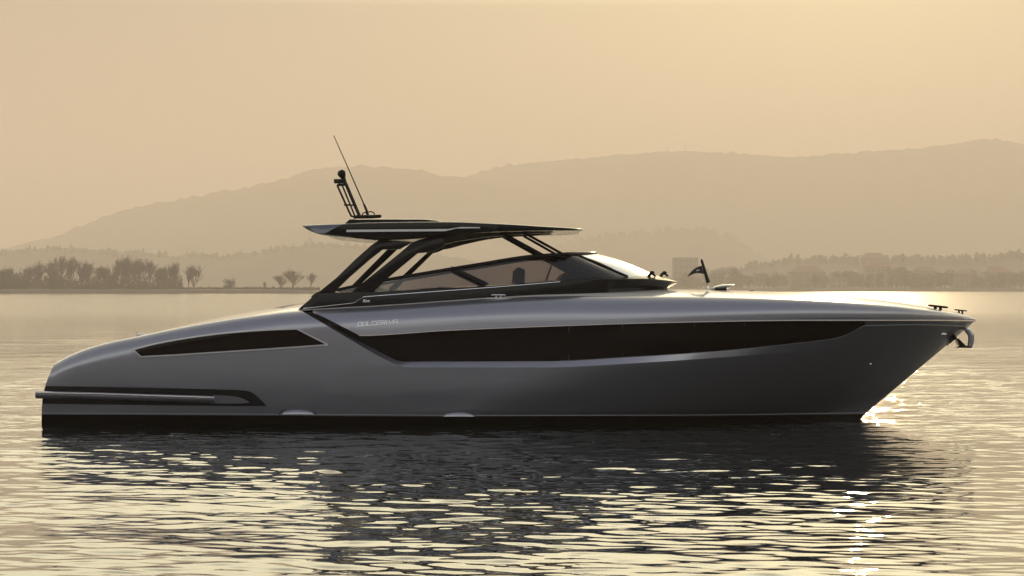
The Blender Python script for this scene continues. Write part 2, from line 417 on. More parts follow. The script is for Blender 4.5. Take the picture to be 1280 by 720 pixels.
def leafy_tree(name, seed, h, w, low=.18, m=None, leaf=.55, count=1500, fat=1.0):
    rnd = random.Random(seed); trunk, crown = MB(), MB()
    trunk.tube([(0, 0, -.5), (.1, 0, h * .3), (0, .1, h * .62)], [h * .03, h * .022, h * .01], 6)
    lobes = []
    for i in range(10):
        a = rnd.uniform(0, 6.283); rr = rnd.uniform(0, .55) * w / 2
        zc = h * rnd.uniform(low + .2, .82); f = 1 - abs(zc / h - .5) * .7
        lobes.append((Vector((math.cos(a) * rr, math.sin(a) * rr, zc)), w / 2 * rnd.uniform(.38, .62) * f, h * rnd.uniform(.12, .2) * fat))
    for i in range(5):
        c = lobes[i][0]; trunk.tube([(0, 0, h * .3), tuple(c * .6 + Vector((0, 0, h * .12))), tuple(c)], [h * .014, h * .009, h * .004], 4)
    for i in range(count):
        c, rw, rh = rnd.choice(lobes)
        d = Vector((rnd.gauss(0, 1), rnd.gauss(0, 1), rnd.gauss(0, 1))).normalized() * rnd.uniform(.35, 1.08)
        p = c + Vector((d.x * rw, d.y * rw, d.z * rh))
        u = Vector((rnd.gauss(0, 1), rnd.gauss(0, 1), rnd.gauss(0, 1))).normalized(); v = u.orthogonal().normalized()
        s = leaf * rnd.uniform(.6, 1.3)
        crown.add([p + u * s * .5, p + v * s * .4, p - u * s * .5, p - v * s * .4], [(0, 1, 2, 3)])
    top = max(v[2] for v in crown.v); k = h / top
    crown.v = [(x, y, z * k) for x, y, z in crown.v]
    root = empty(name); trunk.build('trunk', M_bark, root, smooth=60, merge=False); crown.build('crown', m or M_leaf, root, smooth=0, merge=False)
    return root

ORD = 'first second third fourth fifth sixth seventh eighth ninth tenth eleventh twelfth thirteenth fourteenth fifteenth sixteenth seventeenth eighteenth nineteenth twentieth'.split()
D_SPIT = 953
def at_spit(px, dy=0): return Vector(((px - 640) * (D_SPIT + dy - CAMY) / F, D_SPIT + dy, 1.9))
bare_protos = [bare_tree('bare_tree', 11 + i, 10.0, sp) for i, sp in enumerate((.75, .6, .85, .65, .95))]
used = [False] * 5
def place_bare(px, top, wf, label, group, dy, kind):
    p = bare_protos[kind]
    o = p if not used[kind] else copy_tree(p)
    used[kind] = True
    loc = at_spit(px, dy); o.location = loc
    h = (HZ - top) * (D_SPIT + dy - CAMY) / F + CAMZ - loc.z
    s = h / 10.0; wf *= 1.3
    o.scale = (s * wf, s * wf, s); o.rotation_euler = (0, 0, random.Random(px).uniform(0, 6.28))
    tag(o, label, 'tree', group)
random.seed(2)
row = [(-22, 328, 1), (14, 331, 1), (34, 331, 1.1), (47, 325, 1), (66, 322, 1), (79, 319, .9), (90, 318, .9), (101, 326, 1), (110, 324, .9), (122, 328, 1), (131, 333, 1),
       (144, 322, .8), (151, 319, .8), (160, 319, .8), (168, 320, .8), (177, 322, .8), (186, 322, .8), (196, 332, .9), (204, 331, .9), (212, 329, .9), (218, 327, .8)]
vis = [r for r in row if r[0] > 5]
for i, (px, top, wf) in enumerate(row):
    if px < 5: lab = 'bare winter tree cut by the left edge of the picture'
    else:
        k = vis.index((px, top, wf))
        lab = ('%s bare tree from the left in the long shoreline row' % ORD[k]) if k < 20 else 'last bare tree at the right end of the shoreline row'
    place_bare(px, top, wf * (1.0 if i % 3 else 1.12), lab, 'bare trees in a row on the left shore', (i * 7) % 23, i % 5)
place_bare(243, 331, 1.1, 'bare round tree standing alone beyond the end of the shoreline row', 'bare trees on the spit', 4, 0)
place_bare(235, 339, .7, 'thin small bare tree leaning against the lone round tree', 'bare trees on the spit', 8, 1)
place_bare(331, 351, .8, 'tiny bare sapling between the round bush and the clump', 'bare trees on the spit', 5, 3)
place_bare(350, 343, 1.5, 'lowest bare tree, left one of the clump behind the stern', 'bare trees in the clump behind the stern', 4, 2)
place_bare(366, 333.5, 1.5, 'tallest bare tree, middle one of the clump behind the stern', 'bare trees in the clump behind the stern', 9, 4)
place_bare(387, 339, 1.3, 'bare tree nearest the boat, right one of the clump', 'bare trees in the clump behind the stern', 5, 1)

bush = leafy_tree('round_bush', 40, 6.4, 8.2, low=-.1, m=M_leaf2, leaf=.4, count=1800, fat=2.0)
bush.location = at_spit(287, 3); tag(bush, 'low round bush standing alone on the flat spit', 'bush')
eg = leafy_tree('evergreen_tree', 41, 8.0, 10.5, low=-.1, leaf=.55, count=2600, fat=1.6)
for i, (px, top, wf, lab) in enumerate([(4, 336, 1.2, 'dark dome shaped evergreen at the left edge of the picture'), (27, 340, 1, 'dark dome shaped evergreen, second from the left edge'), (69, 339, 1.15, 'widest dark evergreen dome below the tall bare trees'), (139, 337, .55, 'narrow dark evergreen at the foot of the densest bare trees'), (-40, 334, 1.3, 'dark evergreen just outside the left edge')]):
    o = eg if i == 0 else copy_tree(eg)
    loc = at_spit(px, 2 + i); h = (HZ - top) * (D_SPIT - CAMY) / F + CAMZ - loc.z
    o.location = loc; o.scale = (h / 8 * wf, h / 8 * wf, h / 8); o.rotation_euler = (0, 0, i * 1.7)
    tag(o, lab, 'tree', 'dark evergreens on the left shore')
# undergrowth under the row: a mass nobody could count
mb = MB(); rnd = random.Random(77)
for i in range(10500):
    px = rnd.uniform(-60, 228) if rnd.random() < .8 else rnd.uniform(228, 400)
    inrow = px < 228
    hh = abs(rnd.gauss(0, 1)) * (3.3 if inrow else .5)
    p = at_spit(px, rnd.uniform(-3, 22)) + Vector((0, 0, hh))
    u = Vector((rnd.gauss(0, .5), rnd.gauss(0, .5), 1)).normalized(); v = u.orthogonal().normalized(); s = rnd.uniform(.5, 1.3)
    mb.add([p + u * s * .7, p + v * s * .3, p - u * s * .7, p - v * s * .3], [(0, 1, 2, 3)])
tag(mb.build('undergrowth', M_twig, None, smooth=0, merge=False), 'brown leafless undergrowth and reeds below the left shoreline trees', 'undergrowth', kind='stuff')

# wooded masses on the hills
def woods(name, D, prof, px0, px1, n, hmin, hmax, seed, label, m, z_off=0, depth=30):
    rnd = random.Random(seed); mb = MB()
    for i in range(n):
        px = rnd.uniform(px0, px1); top = curve(prof, px)
        h = rnd.uniform(hmin, hmax); w = h * rnd.uniform(.35, .6)
        dyy = rnd.uniform(-depth, depth * .2)
        x = (px - 640) * (D - CAMY) / F; zr = CAMZ + (HZ - top) * (D - CAMY) / F + z_off - (abs(dyy) * .12 if dyy < 0 else 0)
        tall = rnd.random() < .25
        for k in range(34):
            d = Vector((rnd.gauss(0, 1), rnd.gauss(0, 1), rnd.gauss(0, 1))).normalized() * rnd.uniform(.4, 1.05)
            wz = w * (.55 if tall else 1)
            p = Vector((x + d.x * wz * .5, D + dyy + d.y * wz * .5, zr + h * .45 + d.z * h * (.62 if tall else .45)))
            u = Vector((rnd.gauss(0, 1), rnd.gauss(0, 1), rnd.gauss(0, 1))).normalized(); v = u.orthogonal().normalized(); s = h * rnd.uniform(.12, .26)
            mb.add([p + u * s, p + v * s * .8, p - u * s, p - v * s * .8], [(0, 1, 2, 3)])
    tag(mb.build(name, m, None, smooth=0, merge=False), label, 'woods', kind='stuff')
woods('woods', 2995, [(-100, 319), (0, 316), (20, 313), (52, 310.5), (82, 311), (138, 313.6), (164, 316), (197, 317), (223, 321), (236, 318), (262, 317.5), (279, 320), (328, 314.6), (361, 309), (410, 306), (470, 309)], -60, 470, 260, 5, 13, 5, 'hazy wooded crest of the low hill behind the bare trees', M_leaf, -6)
woods('woods', 2495, [(850, 343), (900, 340), (968, 328), (1001, 325), (1073, 326), (1153, 326), (1246, 322), (1300, 318)], 860, 1320, 320, 6, 14, 6, 'hazy wooded skyline behind the houses on the right shore', M_leaf, -4)
woods('woods', 4095, [(700, 306), (760, 297), (800, 292), (860, 288), (895, 292), (920, 303), (945, 318)], 700, 950, 110, 7, 20, 8, 'faint tall trees on the crest of the hill behind the bow deck', M_leaf, -6)

# ------------------------------------------------------------------ right shore: houses, church tower and trees
D_R = 1755
def zr(top, D): return CAMZ + (HZ - top) * (D - CAMY) / F
def house(px0, px1, top, dy, label, m, cat='house', roof='hip', name='house', floors=3):
    D = D_R + dy; d = D - CAMY
    w = (px1 - px0) * d / F; xc = ((px0 + px1) / 2 - 640) * d / F
    zt = zr(top, D); base = 2.2; rh = min(w * .22, (zt - base) * .28) if roof == 'hip' else .5
    zw = zt - rh; dep = max(9, w * .6)
    root = empty(name, (xc, D, base))
    MB().box((xc, D, (base + zw) / 2 - .5), (w / 2, dep / 2, (zw - base) / 2 + .5)).build('wall', m, root, smooth=0)
    rf = MB(); e = .6
    if roof == 'hip':
        r = min(w, dep) / 2
        b = [(xc - w / 2 - e, D - dep / 2 - e, zw), (xc + w / 2 + e, D - dep / 2 - e, zw), (xc + w / 2 + e, D + dep / 2 + e, zw), (xc - w / 2 - e, D + dep / 2 + e, zw)]
        b2 = [(x, y, z + .25) for x, y, z in b]
        t = [(xc - w / 2 + r * .8, D, zt), (xc + w / 2 - r * .8, D, zt)]
        rf.add(b + b2 + t, [(0, 3, 2, 1), (0, 1, 5, 4), (1, 2, 6, 5), (2, 3, 7, 6), (3, 0, 4, 7), (4, 5, 9, 8), (6, 7, 8, 9), (5, 6, 9), (7, 4, 8)])
    else:
        rf.box((xc, D, zw + .25), (w / 2 + .3, dep / 2 + .3, .25))
    ro = rf.build('roof', M_roof if roof == 'hip' else m, root, smooth=0)
    if roof == 'hip' and w > 12:
        MB().box((xc + w * .2, D, zt - .2), (.45, .45, 1.0)).build('chimney', m, ro, smooth=0)
    nx = max(2, min(5, int(w / 4))); fl = min(floors, max(1, int((zw - base) / 3.4)))
    for j in range(fl):
        for i in range(nx):
            wx = xc - w / 2 + w * (i + .5) / nx; wz = base + (zw - base) * (j + .55) / fl
            MB().box((wx, D - dep / 2 - .02, wz), (.6, .06, .85)).build('window', M_pane, root, smooth=0)
    return tag(root, label, cat, 'houses on the right shore')
house(841, 872, 322, 60, 'tall flat roofed block just behind the black pennant', M_wall[1], 'apartment block', 'flat', 'apartment_block', 5)
house(986, 1030, 332.5, 20, 'wide hipped roof villa above the sun glint on the deck', M_wall[0])
house(1080, 1112, 327, 30, 'big hipped roof house left of the church tower', M_wall[1])
house(1140, 1168, 333, 20, 'hipped roof house right of the church tower', M_wall[2])
house(1192, 1216, 337, 10, 'small house behind the bow cleats', M_wall[0])
house(1228, 1262, 333, 40, 'long pale house near the right edge of the picture', M_wall[1])
house(905, 928, 342, 10, 'small low house to the right of the deck ventilator', M_wall[2])
house(1038, 1058, 344, 5, 'low waterside house right of the wide villa', M_wall[1])
house(1075, 1108, 316, 330, 'far house on the wooded skyline left of the church tower', M_wall[2])
# church tower
D = D_R + 250; d = D - CAMY; xc = (1128 - 640) * d / F
ct = empty('church_tower', (xc, D, 2)); hw = 4.8 * d / F
zt = zr(322, D)
MB().box((xc, D, zt / 2 + .5), (hw, hw, zt / 2 - .5)).build('tower_shaft', M_wall[1], ct, smooth=0)
MB().box((xc, D, zt + .3), (hw + .4, hw + .4, .3)).build('cornice', M_wall[1], ct, smooth=0)
b = [(xc + a * hw * .9, D + c * hw * .9, zt + .6) for a, c in ((-1, -1), (1, -1), (1, 1), (-1, 1))]
MB().add(b + [(xc, D, zr(316, D))], [(0, 1, 4), (1, 2, 4), (2, 3, 4), (3, 0, 4), (3, 2, 1, 0)]).build('roof', M_roof, ct, smooth=0)
MB().box((xc, D - hw - .02, zt - 2.2), (.9, .08, 1.5)).build('bell_opening', M_pane, ct, smooth=0)
tag(ct, 'square church tower with a pyramid roof above the right shore', 'church tower')
D = 2985; d = D - CAMY; xc = (387.5 - 640) * d / F; z0 = CAMZ + (HZ - 309) * d / F; z1 = CAMZ + (HZ - 297) * d / F
bt = empty('bell_tower', (xc, D, z0 - 3))
MB().box((xc, D, (z0 + z1) / 2 - 2), (2.0, 2.0, (z1 - z0) / 2 + 1)).build('tower_shaft', M_wall[1], bt, smooth=0)
zt = z1 - 1; MB().add([(xc - 2.3, D - 2.3, zt), (xc + 2.3, D - 2.3, zt), (xc + 2.3, D + 2.3, zt), (xc - 2.3, D + 2.3, zt), (xc, D, z1 + 2.5)], [(0, 1, 4), (1, 2, 4), (2, 3, 4), (3, 0, 4), (3, 2, 1, 0)]).build('roof', M_roof, bt, smooth=0)
tag(bt, 'slim bell tower on the hazy hilltop below the hardtop wing', 'bell tower')
# trees of the right shore
tp = [leafy_tree('leafy_tree', 60 + i, 12.0, w, low=.0, m=M_leaf if i % 2 else M_leaf2, leaf=1.0, count=700) for i, w in enumerate((10.5, 8.0, 12.5))]
ut = [False] * 3; rnd = random.Random(5)
skyl = [(845, 346), (866, 336), (880, 341), (896, 334), (917, 332), (935, 338), (951, 341), (970, 337), (1000, 341), (1035, 341), (1052, 332), (1068, 336), (1095, 340), (1115, 333), (1125, 331), (1140, 340), (1175, 334), (1190, 340), (1210, 335), (1225, 339), (1250, 340), (1275, 334), (1320, 333)]
px = 838
i = 0
while px < 1330:
    k = rnd.randrange(3); o = tp[k] if not ut[k] else copy_tree(tp[k]); ut[k] = True
    D = D_R + rnd.uniform(-38, 70); d = D - CAMY
    top = curve(skyl, px) + rnd.uniform(-1, 8)
    h = zr(top, D) - 2.4; s = h / 12
    o.location = ((px - 640) * d / F, D, 2.4); o.scale = (s * rnd.uniform(.9, 1.35),) * 2 + (s,); o.rotation_euler = (0, 0, rnd.uniform(0, 6.28))
    tag(o, 'round leafy tree blurred by haze in the right shoreline belt', 'tree', 'leafy trees along the right shore')
    px += rnd.uniform(4.2, 8.0); i += 1
# radio masts on the mountain
for px, top, lab in ((835, 181, 'shorter thin radio mast on the far mountain ridge'), (857, 176, 'taller thin radio mast on the far mountain ridge')):
    D = 5400; d = D - CAMY; x = (px - 640) * d / F; z0 = CAMZ + (HZ - 190) * d / F; z1 = CAMZ + (HZ - top) * d / F
    root = empty('radio_mast', (x, D, z0)); mb = MB()
    for sx, sy in ((-1, -1), (1, -1), (1, 1), (-1, 1)): mb.tube([(x + sx * 1.4, D + sy * 1.4, z0 - 4), (x + sx * .25, D + sy * .25, z1 - 4)], .7, 4)
    for j in range(6):
        f = j / 6; w = 1.4 - 1.1 * f; zz = z0 + (z1 - 4 - z0) * f
        mb.box((x, D, zz), (w, w, .12))
    mb.build('lattice', M_steel, root, smooth=0)
    MB().tube([(x, D, z1 - 4.2), (x, D, z1 + 2)], .6, 5).build('aerial', M_steel, root)
    tag(root, lab, 'radio mast', 'radio masts on the ridge')

# ------------------------------------------------------------------ THE BOAT
boat = empty('motor_yacht', (0, 0, 0))
tag(boat, 'sleek gunmetal grey open motor yacht with black hardtop on the calm lake', 'motor yacht')

SHEER = [(69, 453.5), (86, 444.5), (110, 435), (139.5, 427), (171, 420.5), (211, 412), (254, 404), (299, 397), (333, 392.5), (360, 389.3), (396, 387), (480, 382.5), (560, 377), (620, 373), (680, 370.6), (720, 370), (850, 370.6), (930, 372), (1000, 374.5), (1060, 378), (1120, 382.5), (1150, 386), (1190, 391), (1210, 394.5), (1220, 399.5)]
KNUCK = [(391, 389.5), (449, 419), (560, 412.7), (680, 407.8), (830, 403), (1000, 400.3), (1150, 400.2), (1219.5, 401)]
EDGE = [(377, 388.6), (400, 402), (484, 450.5), (497, 456.5), (512, 459.2), (680, 459.3), (800, 453.5), (900, 447), (980, 441.5), (1045, 438), (1120, 434), (1182.7, 432)]
GBOT = [(380, 390.8), (489, 447.5), (497, 450.6), (508, 452), (680, 451.6), (790, 446), (900, 438.7), (1000, 428.5), (1040, 423.6), (1054, 420), (1068, 413.5), (1081, 407.2), (1150, 406), (1211, 408)]
CHINE = [(52, 518), (340, 519.5), (640, 521), (850, 520.5), (1081, 517.8)]

def clamp(v, a=0.0, b=1.0): return max(a, min(b, v))
def stem_x(z): return 5.878 + 1.1717 * z + .04 * max(0, z - 1.2) ** 2
BZ = [(-.7, .5), (-.3, 1.62), (0, 1.78), (.2, 2.03), (.6, 2.13), (1.0, 2.19), (1.4, 2.22), (1.8, 2.22), (2.2, 2.17)]
def planF(x, z):
    zz = clamp(z / 1.7, -.3, 1.2)
    s = (stem_x(z) - x) / (7.2 - .7 * zz)
    if s <= 0: return 0.0
    if s >= 1: return 1.0
    p = 1.75 + .85 * zz; q = 1.0 - .22 * clamp(zz)
    return (1 - (1 - s) ** p) ** q
bzx = np.array(BZ)
def base_half(x, z):
    b = float(np.interp(z, bzx[:, 0], bzx[:, 1])) * planF(x, z)
    s = clamp((-1.0 - x) / 6.4); b *= 1 - .075 * s * s
    if x > 1.5:
        zc = .22 + .40 * clamp((x - 1.8) / 4.0) ** 1.5
        b -= min(.30 * max(0, zc - z) * clamp((x - 1.8) / 2.5), .35 * b)
    return max(0.0, b)
_sx, _sz = [], []
for px in np.linspace(69, 1220, 240):
    py = curve(SHEER, px); y = -1.9
    for _ in range(5):
        p = P(px, py, y); y = -max(0, base_half(p.x, p.z) - min(.3, .7 * base_half(p.x, p.z)))
    _sx.append(p.x); _sz.append(p.z)
def sheer_z(x): return float(np.interp(x, _sx, _sz))
def half(x, z):
    b = base_half(x, z)
    r = min(.30, .7 * b); h = sheer_z(x) - z
    if h < r and r > 1e-4:
        t = 1 - clamp(h / r); b -= r * (1 - math.sqrt(max(0, 1 - t * t)))
    return max(0.0, b)
def surf(px, py, off=0.0):
    y = -2.0
    for _ in range(8):
        p = P(px, py, y); hb = half(p.x, p.z)
        y = -max(0.0, hb + off)
    p.y = y; return p
def patch(Lo, Up, nv, off_lo=0.0, off_up=0.0, vs_=None, bulge=0):
    """rows of hull points between two pixel polylines of equal length"""
    rows = []
    n = len(Lo)
    for k in range(nv + 1):
        v = k / nv if vs_ is None else vs_[k]
        r = []
        for j in range(n):
            u = j / (n - 1)
            px = Lo[j][0] * (1 - v) + Up[j][0] * v; py = Lo[j][1] * (1 - v) + Up[j][1] * v
            if bulge: px -= bulge * math.sin(math.pi * v) * (1 - u) ** 30
            ol = off_lo(px) if callable(off_lo) else off_lo; ou = off_up(px) if callable(off_up) else off_up
            r.append(surf(px, py, ol * (1 - v) + ou * v))
        rows.append(r)
    return rows
us = np.linspace(0, 1, 300)
def line(tbl, a, b, n=300): 
    px = np.linspace(a, b, n); return list(zip(px, curve(tbl, px)))
def linep(tbl, a, b, n=300):
    t = np.array(tbl); px = np.linspace(a, b, n); return list(zip(px, np.interp(px, t[:, 0], t[:, 1])))

DEPTH = .075
def depth(px): return -DEPTH * clamp((px - 380) / 60) * clamp((1081 - px) / 330) ** .8
hull = MB()
chine_l = line(CHINE, 52, 1081)
upl = []
for px in np.linspace(69, 1182.7, 300):
    upl.append((px, curve(SHEER, px) if px <= 377 else curve(EDGE, px)))
vrow = [0, .05, .15, .3, .45, .6, .72, .8, .86, .9, .93, .955, .975, .988, .996, 1]
body = patch(chine_l, upl, len(vrow) - 1, vs_=vrow, bulge=5)
hull.grid(body)
# bevel (ledge) from outer edge to the bottom of the recessed glass
e1 = linep([(377, 388.6), (484, 450.5)], 377, 484, 60) + line(EDGE, 484, 1182.7, 300)[1:]
g1 = linep([(380, 390.8), (489, 447.5)], 380, 489, 60) + line(GBOT, 489, 1211, 300)[1:]
def blend_pts(a, b): return list(zip(a, b))
hull.grid(patch(e1, g1, 6, 0.0, depth))
# upper topside from knuckle to deck edge
k1 = linep([(391, 389.5), (449, 419)], 391, 449, 50) + line(KNUCK, 449, 1219.5, 300)[1:]
s1 = line(SHEER, 391, 449, 50) + line(SHEER, 449, 1220, 300)[1:]
LIP = .035
def lip(px): return LIP * clamp((px - 391) / 60) * clamp((1219 - px) / 120)
vup = [0, .15, .3, .45, .58, .68, .77, .84, .9, .945, .975, .992, 1]
upper = patch(k1, s1, len(vup) - 1, lip, 0.0, vs_=vup)
hull.grid(upper)
# soffit under the knuckle
g_top = [(a, b + 1.2) for a, b in k1]
g2 = linep([(380, 390.8), (489, 447.5)], 380, 489, 50) + line(GBOT, 489, 1211, 300)[1:]
rows = [[surf(a, b, depth(a)) for a, b in g_top], [surf(a, b, lip(a)) for a, b in k1]]
hull.grid(rows)
# bow side strip between glass end and knuckle
bs = [(px, py) for px, py in line(GBOT, 1081, 1211, 40)]; bk = [(px, curve(KNUCK, px) + 1.2) for px in np.linspace(1081, 1217.5, 40)]
hull.grid(patch(bs, bk, 2, depth, depth))
hull.mirror()
# transom
col = [r[0] for r in body]
hull.grid([[Vector((p.x - .05 * (1 - (t * t)), p.y * t, p.z)) for t in np.linspace(1, -1, 13)] for p in col])
hull_o = hull.build('hull', M_hull, boat, smooth=32)
# hull glazing
glass_lo = linep([(380, 390.8), (489, 447.5)], 380, 489, 50) + line(GBOT, 489, 1081, 200)[1:]
glass_up = [(a, b + 1.2) for a, b in (linep([(391, 389.5), (449, 419)], 391, 449, 50) + line(KNUCK, 449, 1081, 200)[1:])]
gl = MB().grid(patch(glass_lo, glass_up, 8, lambda p: depth(p), lambda p: depth(p)))
gl.build('hull_window', M_band, boat, smooth=60)
MB().add([(x, -y, z) for x, y, z in gl.v], [f[::-1] for f in gl.f]).build('hull_window', M_band, boat, smooth=60)
# window seams (thin lines between the glass panes)
for px in (711, 778, 868, 931):
    a = surf(px, curve(KNUCK, px) + 2.2, depth(px) + .002); b = surf(px, curve(GBOT, px) - .6, depth(px) + .002)
    MB().tube([a, b], .004, 5).build('window_seam', M_wing, boat)
# chrome line on the knuckle
kk = line(KNUCK, 449, 1219, 200)
for sgn in (1, -1):
    pts = [surf(a, b + .2, lip(a) + .004) for a, b in kk]; pts = [(p.x, p.y * sgn, p.z) for p in pts]
    MB().tube(pts, .013, 6).build('rub_rail', M_chrome, boat)
# fine bead under hull glass, run on to stem as an added crease highlight
for sgn in (1, -1):
    pts = [surf(a, b, depth(a) + .002) for a, b in line(GBOT, 700, 1209, 150)]
    MB().tube([(p.x, p.y * sgn, p.z) for p in pts], .0045, 5).build('bead_highlight', M_trim, boat)
# bottom below the chine
lo = [(px, 592) for px in np.linspace(52, 1015, 300)]
bot = patch(chine_l, lo, 8)
bt_ = MB().grid(bot).mirror()
cb = [r[0] for r in bot]
bt_.grid([[Vector((p.x, p.y * t, p.z)) for t in np.linspace(1, -1, 5)] for p in cb])
bt_.build('hull_bottom', M_bottom, boat, smooth=40)
# spray line just above the boot
for sgn in (1, -1):
    pts = [surf(a, b - 1.6, .004) for a, b in line(CHINE, 53, 1079, 200)]
    MB().tube([(p.x, p.y * sgn, p.z) for p in pts], .008, 6).build('chine_strip', M_hull, boat)

# ---- deck
CK0, CK1 = P(420, 370, -1.6).x, P(715, 370, -1.6).x
CKW = 1.42
dx_ = np.concatenate([np.linspace(_sx[0], CK0, 60)[:-1], np.linspace(CK0, CK1, 40), np.linspace(CK1, _sx[-1] - .002, 90)[1:]])
rows = []
for x in dx_:
    z = sheer_z(x); b = half(x, z - .0005)
    cam_ = .115 * clamp(b / 1.6) * clamp((x + 7.2) / 4)
    ts = [-1, -.97, -.9, -.8] + [-CKW / max(b, CKW + .2)] + [-.55, -.3, 0, .3, .55] + [CKW / max(b, CKW + .2)] + [.8, .9, .97, 1]
    ts = sorted(ts)
    rows.append([(x, b * t, z + cam_ * (1 - abs(t) ** 2.2)) for t in ts])
nd = len(rows)
def ck(i, j):
    xm = (rows[i][0][0] + rows[i + 1][0][0]) / 2
    return CK0 < xm < CK1 and abs((rows[i][j][1] + rows[i][j + 1][1]) / 2) < CKW
deck = MB().grid(rows, skip=ck)
deck_o = deck.build('deck', M_deck, boat, smooth=40)
FL = 1.25
ckp = MB()
cs = [(CK0, -CKW), (CK1, -CKW), (CK1, CKW), (CK0, CKW)]
for (x0, y0), (x1, y1) in zip(cs, cs[1:] + cs[:1]):
    ckp.grid([[(x0 + (x1 - x0) * t, y0 + (y1 - y0) * t, FL) for t in np.linspace(0, 1, 8)], [(x0 + (x1 - x0) * t, y0 + (y1 - y0) * t, sheer_z(x0 + (x1 - x0) * t) + .03) for t in np.linspace(0, 1, 8)]])
ckp.build('cockpit_lining', M_cushion, boat, smooth=0)
MB().grid([[(CK0, -CKW, FL), (CK1, -CKW, FL)], [(CK0, CKW, FL), (CK1, CKW, FL)]]).build('cockpit_sole', M_teak, boat, smooth=0)

# ---- superstructure base
LIPY = [(373, 1.80), (480, 1.78), (600, 1.74), (700, 1.64), (760, 1.46), (800, 1.16), (825, .80), (838, .50), (846, .20), (848, 0)]
LIPZ = [(373, 387), (379, 381.5), (386, 375.5), (397, 367), (410, 366), (430, 365.4), (466, 364.8), (620, 357), (704, 350.6), (760, 348.4), (800, 348), (830, 350), (848, 352.5)]
BOTZ = [(373, 389), (480, 384.5), (600, 375.5), (700, 371.5), (770, 369.5), (848, 366)]
WS = [(380, 384, -1.64, 380, 383, -1.64), (397, 367, -1.66, 397, 366.4, -1.66), (425, 364.8, -1.68, 425, 361.5, -1.67), (466, 364, -1.68, 466, 353, -1.66), (540, 360, -1.66, 535, 341, -1.60), (620, 356, -1.62, 600, 330.5, -1.52), (704, 349.6, -1.5, 655, 321.8, -1.38),
      (760, 347, -1.3, 700, 318.4, -1.2), (785, 346, -1.08, 719, 317.5, -.98), (803, 344.5, -.74, 734, 317, -.66), (812, 343, -.38, 741, 316.8, -.34), (815, 342.5, 0, 744, 316.7, 0)]
ws = spline(WS, 12)
lipc, botc, wbase, wtop = [], [], [], []
for q in ws:
    t = (q[0] - 380) / (815 - 380); pl = 373 + 475 * t
    # keep the lip's width curve but sampled densely round the nose
    yy = curve(LIPY, pl)
    lipc.append(P(pl, curve(LIPZ, pl), -yy))
    pb = 373 + (838 - 373) * t; botc.append(P(pb, curve(BOTZ, pl), -yy * 1.0 - .02 * (yy > .3)))
    wbase.append(P(q[0], q[1], min(q[2], 0))); wtop.append(P(q[3], q[4], min(q[5], 0)))
base = MB()
mid = [(l * .42 + b * .58) for l, b in zip(lipc, botc)]
mid2 = []
for l, b, m_ in zip(lipc, botc, mid):
    f = clamp((m_.x - 1.2) / 1.2)
    mid2.append(Vector((m_.x - .10 * f, m_.y * (1 - .05 * f), m_.z)))
base.grid([botc, mid2, [l - Vector((0, 0, .02)) for l in lipc], [Vector((l.x - .004, l.y * .997, l.z)) for l in lipc], wbase])
inner = [Vector((w.x - .03, w.y * .96, FL + .5)) for w in wbase]
base.grid([wbase, [Vector((w.x - .02, w.y * .97, w.z - .01)) for w in wbase], inner])
base.mirror()
base.build('cabin_base', M_black, boat, smooth=30)
# bright sill line stepping up along the base
SL = [(379, 385.5), (420, 381), (441, 378.5), (447, 375.5), (454, 371.8), (462, 370.5), (540, 364.7), (620, 358.8), (700, 352.2)]
def on_base(px, py, off=.006):
    yy = curve(LIPY, px); return P(px, py, -yy - off - .01)
for sgn in (1, -1):
    pts = [on_base(px, py) for px, py in spline(SL, 6)]
    MB().tube([(p.x, p.y * sgn, p.z) for p in pts], .006, 5).build('sill_trim', M_chrome, boat)
# glass
def seg(i0, i1): return wbase[i0:i1 + 1], wtop[i0:i1 + 1]
iA, iB = 12 * 2, 12 * 8
b_, t_ = seg(iA, iB)
for sgn in (1, -1):
    bb = [Vector((p.x, p.y * sgn, p.z)) for p in b_]; tt = [Vector((p.x, p.y * sgn, p.z)) for p in t_]
    MB().grid([bb, [x.lerp(y, .5) for x, y in zip(bb, tt)], tt]).build('side_window', M_glass, boat, smooth=60)
b_, t_ = seg(iB, len(ws) - 1)
bb = b_ + [Vector((p.x, -p.y, p.z)) for p in b_[::-1][1:]]; tt = t_ + [Vector((p.x, -p.y, p.z)) for p in t_[::-1][1:]]
MB().grid([[x.lerp(y, f) + Vector((0, 0, .035 * math.sin(math.pi * f))) for x, y in zip(bb, tt)] for f in np.linspace(0, 1, 7)]).build('windscreen', M_wind, boat, smooth=60)
rl = wtop[8:] ; rl = rl + [Vector((p.x, -p.y, p.z)) for p in rl[::-1][1:]]
n_ = len(rl); MB().tube(rl, [.02 + .014 * math.sin(math.pi * min(1, 2.4 * i / n_, 2.4 * (n_ - 1 - i) / n_) * .5) for i in range(n_)], 8, sy=1.3).build('windscreen_frame', M_black, boat, smooth=60)
def wpt(t_idx, f, sgn=1, off=.01):
    i = int(t_idx); p = wbase[i].lerp(wtop[i], f); return Vector((p.x, (p.y - off) * sgn, p.z))
def near(px, arr): return min(range(len(arr)), key=lambda i: abs(640 + arr[i].x * F / (arr[i].y - CAMY) - px))
